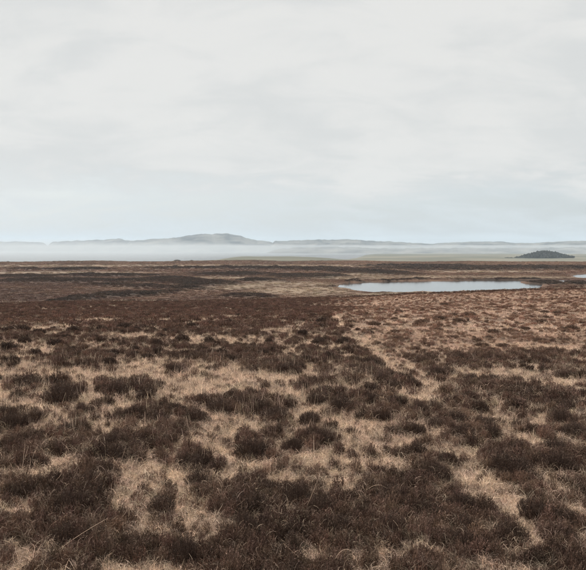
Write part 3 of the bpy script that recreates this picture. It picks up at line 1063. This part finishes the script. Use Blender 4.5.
K_TREE = kinds('far_tree', [tree_geo(40 + i) for i in range(5)], M_TREE)
WD = 1950.0
wx = (546 - PW / 2) / F * WD
wz = float(base_height(np.array([wx]), np.array([WD]))[0])
th = np.linspace(0, 2 * math.pi, 48, endpoint=False)
V, ring = [], []
for q in np.linspace(1, 0.04, 14):
    hgt = 15.5 * (0.5 + 0.5 * math.cos(q * math.pi)) - 1.5
    for a_ in th:
        V.append((wx + math.cos(a_) * 92 * q - 6 * (1 - q), WD + math.sin(a_) * 70 * q, wz + hgt))
Fc = [(r * 48 + j, r * 48 + (j + 1) % 48, r * 48 + 48 + (j + 1) % 48, r * 48 + 48 + j) for r in range(13) for j in range(48)]
tag(mesh_obj('wooded_mound', V, Fc, M_HILL, smooth=True), 'low round mound under the dark wood on the green plain', 'mound', kind='structure')
TX, TY, TZ = [], [], []
while len(TX) < 460:
    a_, q = random.uniform(0, 6.28), math.sqrt(random.random())
    TX.append(wx + math.cos(a_) * 80 * q - 4)
    TY.append(WD + math.sin(a_) * 60 * q)
    TZ.append(wz + 15.5 * (0.5 + 0.5 * math.cos(min(1, q * 80 / 92) * math.pi)) - 2)
for _ in range(70):                                           # thin line of trees running on to the left of the mound
    x = random.uniform(wx - 112, wx - 60)
    y = WD + random.uniform(-25, 25)
    TX.append(x)
    TY.append(y)
    TZ.append(float(base_height(np.array([x]), np.array([y]))[0]) - .5)
k = len(TX)
edge_t = np.clip((np.array(TX) - (wx - 112)) / 60, .35, 1)
ts = rng.uniform(.5, .8, k) * edge_t
scatter('distant_wood', np.stack([TX, TY, TZ], -1), np.stack([ts, ts, ts * rng.uniform(.8, 1.1, k)], -1), np.stack([np.zeros(k), np.zeros(k), rng.uniform(0, 6.28, k)], -1),
        rng.integers(0, 5, k), tint_of((.10, .105, .095), k), K_TREE, 'dark far-off wood covering a low mound on the green plain', 'wood')

M_HUMP = plant_material('dark_peat', (.045, .036, .030), 1, 1, 0.0, False)
for px, py, wpx, hm, lab in ((177, 261.0, 4.2, 1.5, 'larger dark hump on the far edge of the moor below the hill'), (191.5, 261.4, 2.4, .9, 'smaller dark hump on the far edge of the moor below the hill'),
                             (8, 263.6, 2.6, .8, 'lone dark hump on the far edge of the moor at the left')):
    d = ray(px, py)
    best = None
    for dist in np.arange(480, 720, 3.0):
        x, y = d[0] / d[1] * dist, dist
        z = float(full_height(np.array([x]), np.array([y]))[0][0])
        pp = float(project(np.array([x]), np.array([y]), np.array([z]))[1][0])
        if best is None or pp < best[0]:
            best = (pp, x, y, z)
    _, x, y, z = best
    r = wpx * y / F
    V = []
    for q in np.linspace(1, .06, 7):
        for j in range(16):
            a_ = j / 16 * 6.283
            k_ = q * (0.8 + .4 * random.random())
            V.append((math.cos(a_) * r * k_, math.sin(a_) * r * .6 * k_, hm * (1 - q ** 2.2) * random.uniform(.85, 1.1) - .15))
    Fc = [(i * 16 + j, i * 16 + (j + 1) % 16, i * 16 + 16 + (j + 1) % 16, i * 16 + 16 + j) for i in range(6) for j in range(16)]
    o = mesh_obj('peat_hump', V, Fc, M_HUMP, [('blade', 'FLOAT', np.full(len(V), .5))])
    o.location = (x, y, z)
    tag(o, lab, 'hump', 'dark humps on the moor edge')

# ------------------------------------------------------------------ air
def closed_box(name, lo, hi, dens, col, aniso, label):
    v = [(x, y, z) for z in (lo[2], hi[2]) for y in (lo[1], hi[1]) for x in (lo[0], hi[0])]
    f = [(0, 2, 3, 1), (4, 5, 7, 6), (0, 1, 5, 4), (2, 6, 7, 3), (0, 4, 6, 2), (1, 3, 7, 5)]
    m, nt, ln = mat(name)
    pv = nt.new('ShaderNodeVolumePrincipled')
    pv.inputs['Color'].default_value = (*col, 1)
    pv.inputs['Density'].default_value = dens
    pv.inputs['Anisotropy'].default_value = aniso
    o_ = nt.new('ShaderNodeOutputMaterial')
    ln.new(pv.outputs[0], o_.inputs['Volume'])
    o = mesh_obj(name, v, f, m)
    return tag(o, label, name, kind='stuff')


closed_box('haze', (-16000, -16000, -60), (16000, 16000, 230), 8.0e-5, (.70, .83, .95), 0.1, 'thin pale haze in the air over moor, sea and hills')


def mist_bank(name, plan, z0, z1, dens, label):
    """closed bank of low mist lying on the sea, thinner and lower at its rim"""
    P = np.array(plan, float)
    c = P.mean(0)
    n = len(P)
    V, Fc = [], []
    for q, z in ((1.0, z0), (1.0, z0 + (z1 - z0) * .35), (.95, z0 + (z1 - z0) * .75), (.86, z1)):
        for p in P:
            w = c + (p - c) * q
            V.append((w[0], w[1], z))
    for r in range(3):
        for j in range(n):
            Fc.append((r * n + j, r * n + (j + 1) % n, (r + 1) * n + (j + 1) % n, (r + 1) * n + j))
    me = bpy.data.meshes.new(name)
    me.from_pydata(V, [], Fc + [tuple(range(n))[::-1], tuple(range(3 * n, 4 * n))])
    bm = bmesh.new()
    bm.from_mesh(me)
    bmesh.ops.recalc_face_normals(bm, faces=bm.faces)
    bm.to_mesh(me)
    bm.free()
    m, nt, ln = mat(name)
    pv = nt.new('ShaderNodeVolumePrincipled')
    pv.inputs['Color'].default_value = (.80, .85, .88, 1)
    pv.inputs['Density'].default_value = dens
    o_ = nt.new('ShaderNodeOutputMaterial')
    ln.new(pv.outputs[0], o_.inputs['Volume'])
    me.materials.append(m)
    o = bpy.data.objects.new(name, me)
    COL.objects.link(o)
    return tag(o, label, 'mist', kind='stuff')


def polar(az, d):
    return (math.sin(az) * d, math.cos(az) * d)


plan = [polar(-.75, 1000), polar(-.45, 950), polar(-.25, 1150), polar(-.14, 2000), polar(-.06, 2700), polar(.02, 3300), polar(.15, 3700), polar(.35, 3800), polar(.6, 3900),
        polar(.6, 6300), polar(.4, 6300), polar(.2, 6200), polar(0, 6200), polar(-.2, 6300), polar(-.4, 6400), polar(-.75, 6500)]
mist_bank('mist', plan, SEA - 4, 20, 3.0e-4, 'white mist lying low over the sea and hiding the feet of the hills')
bank = [polar(-.62, 4300), polar(-.4, 3600), polar(-.2, 3300), polar(-.02, 3900), polar(.12, 4400), polar(.3, 4500), polar(.3, 6100), polar(.1, 6000), polar(-.1, 6100), polar(-.35, 6200), polar(-.62, 6300)]
mist_bank('mist', bank, 20.5, 52, 0.5e-4, 'thinner upper mist drifting in front of the broad hill')
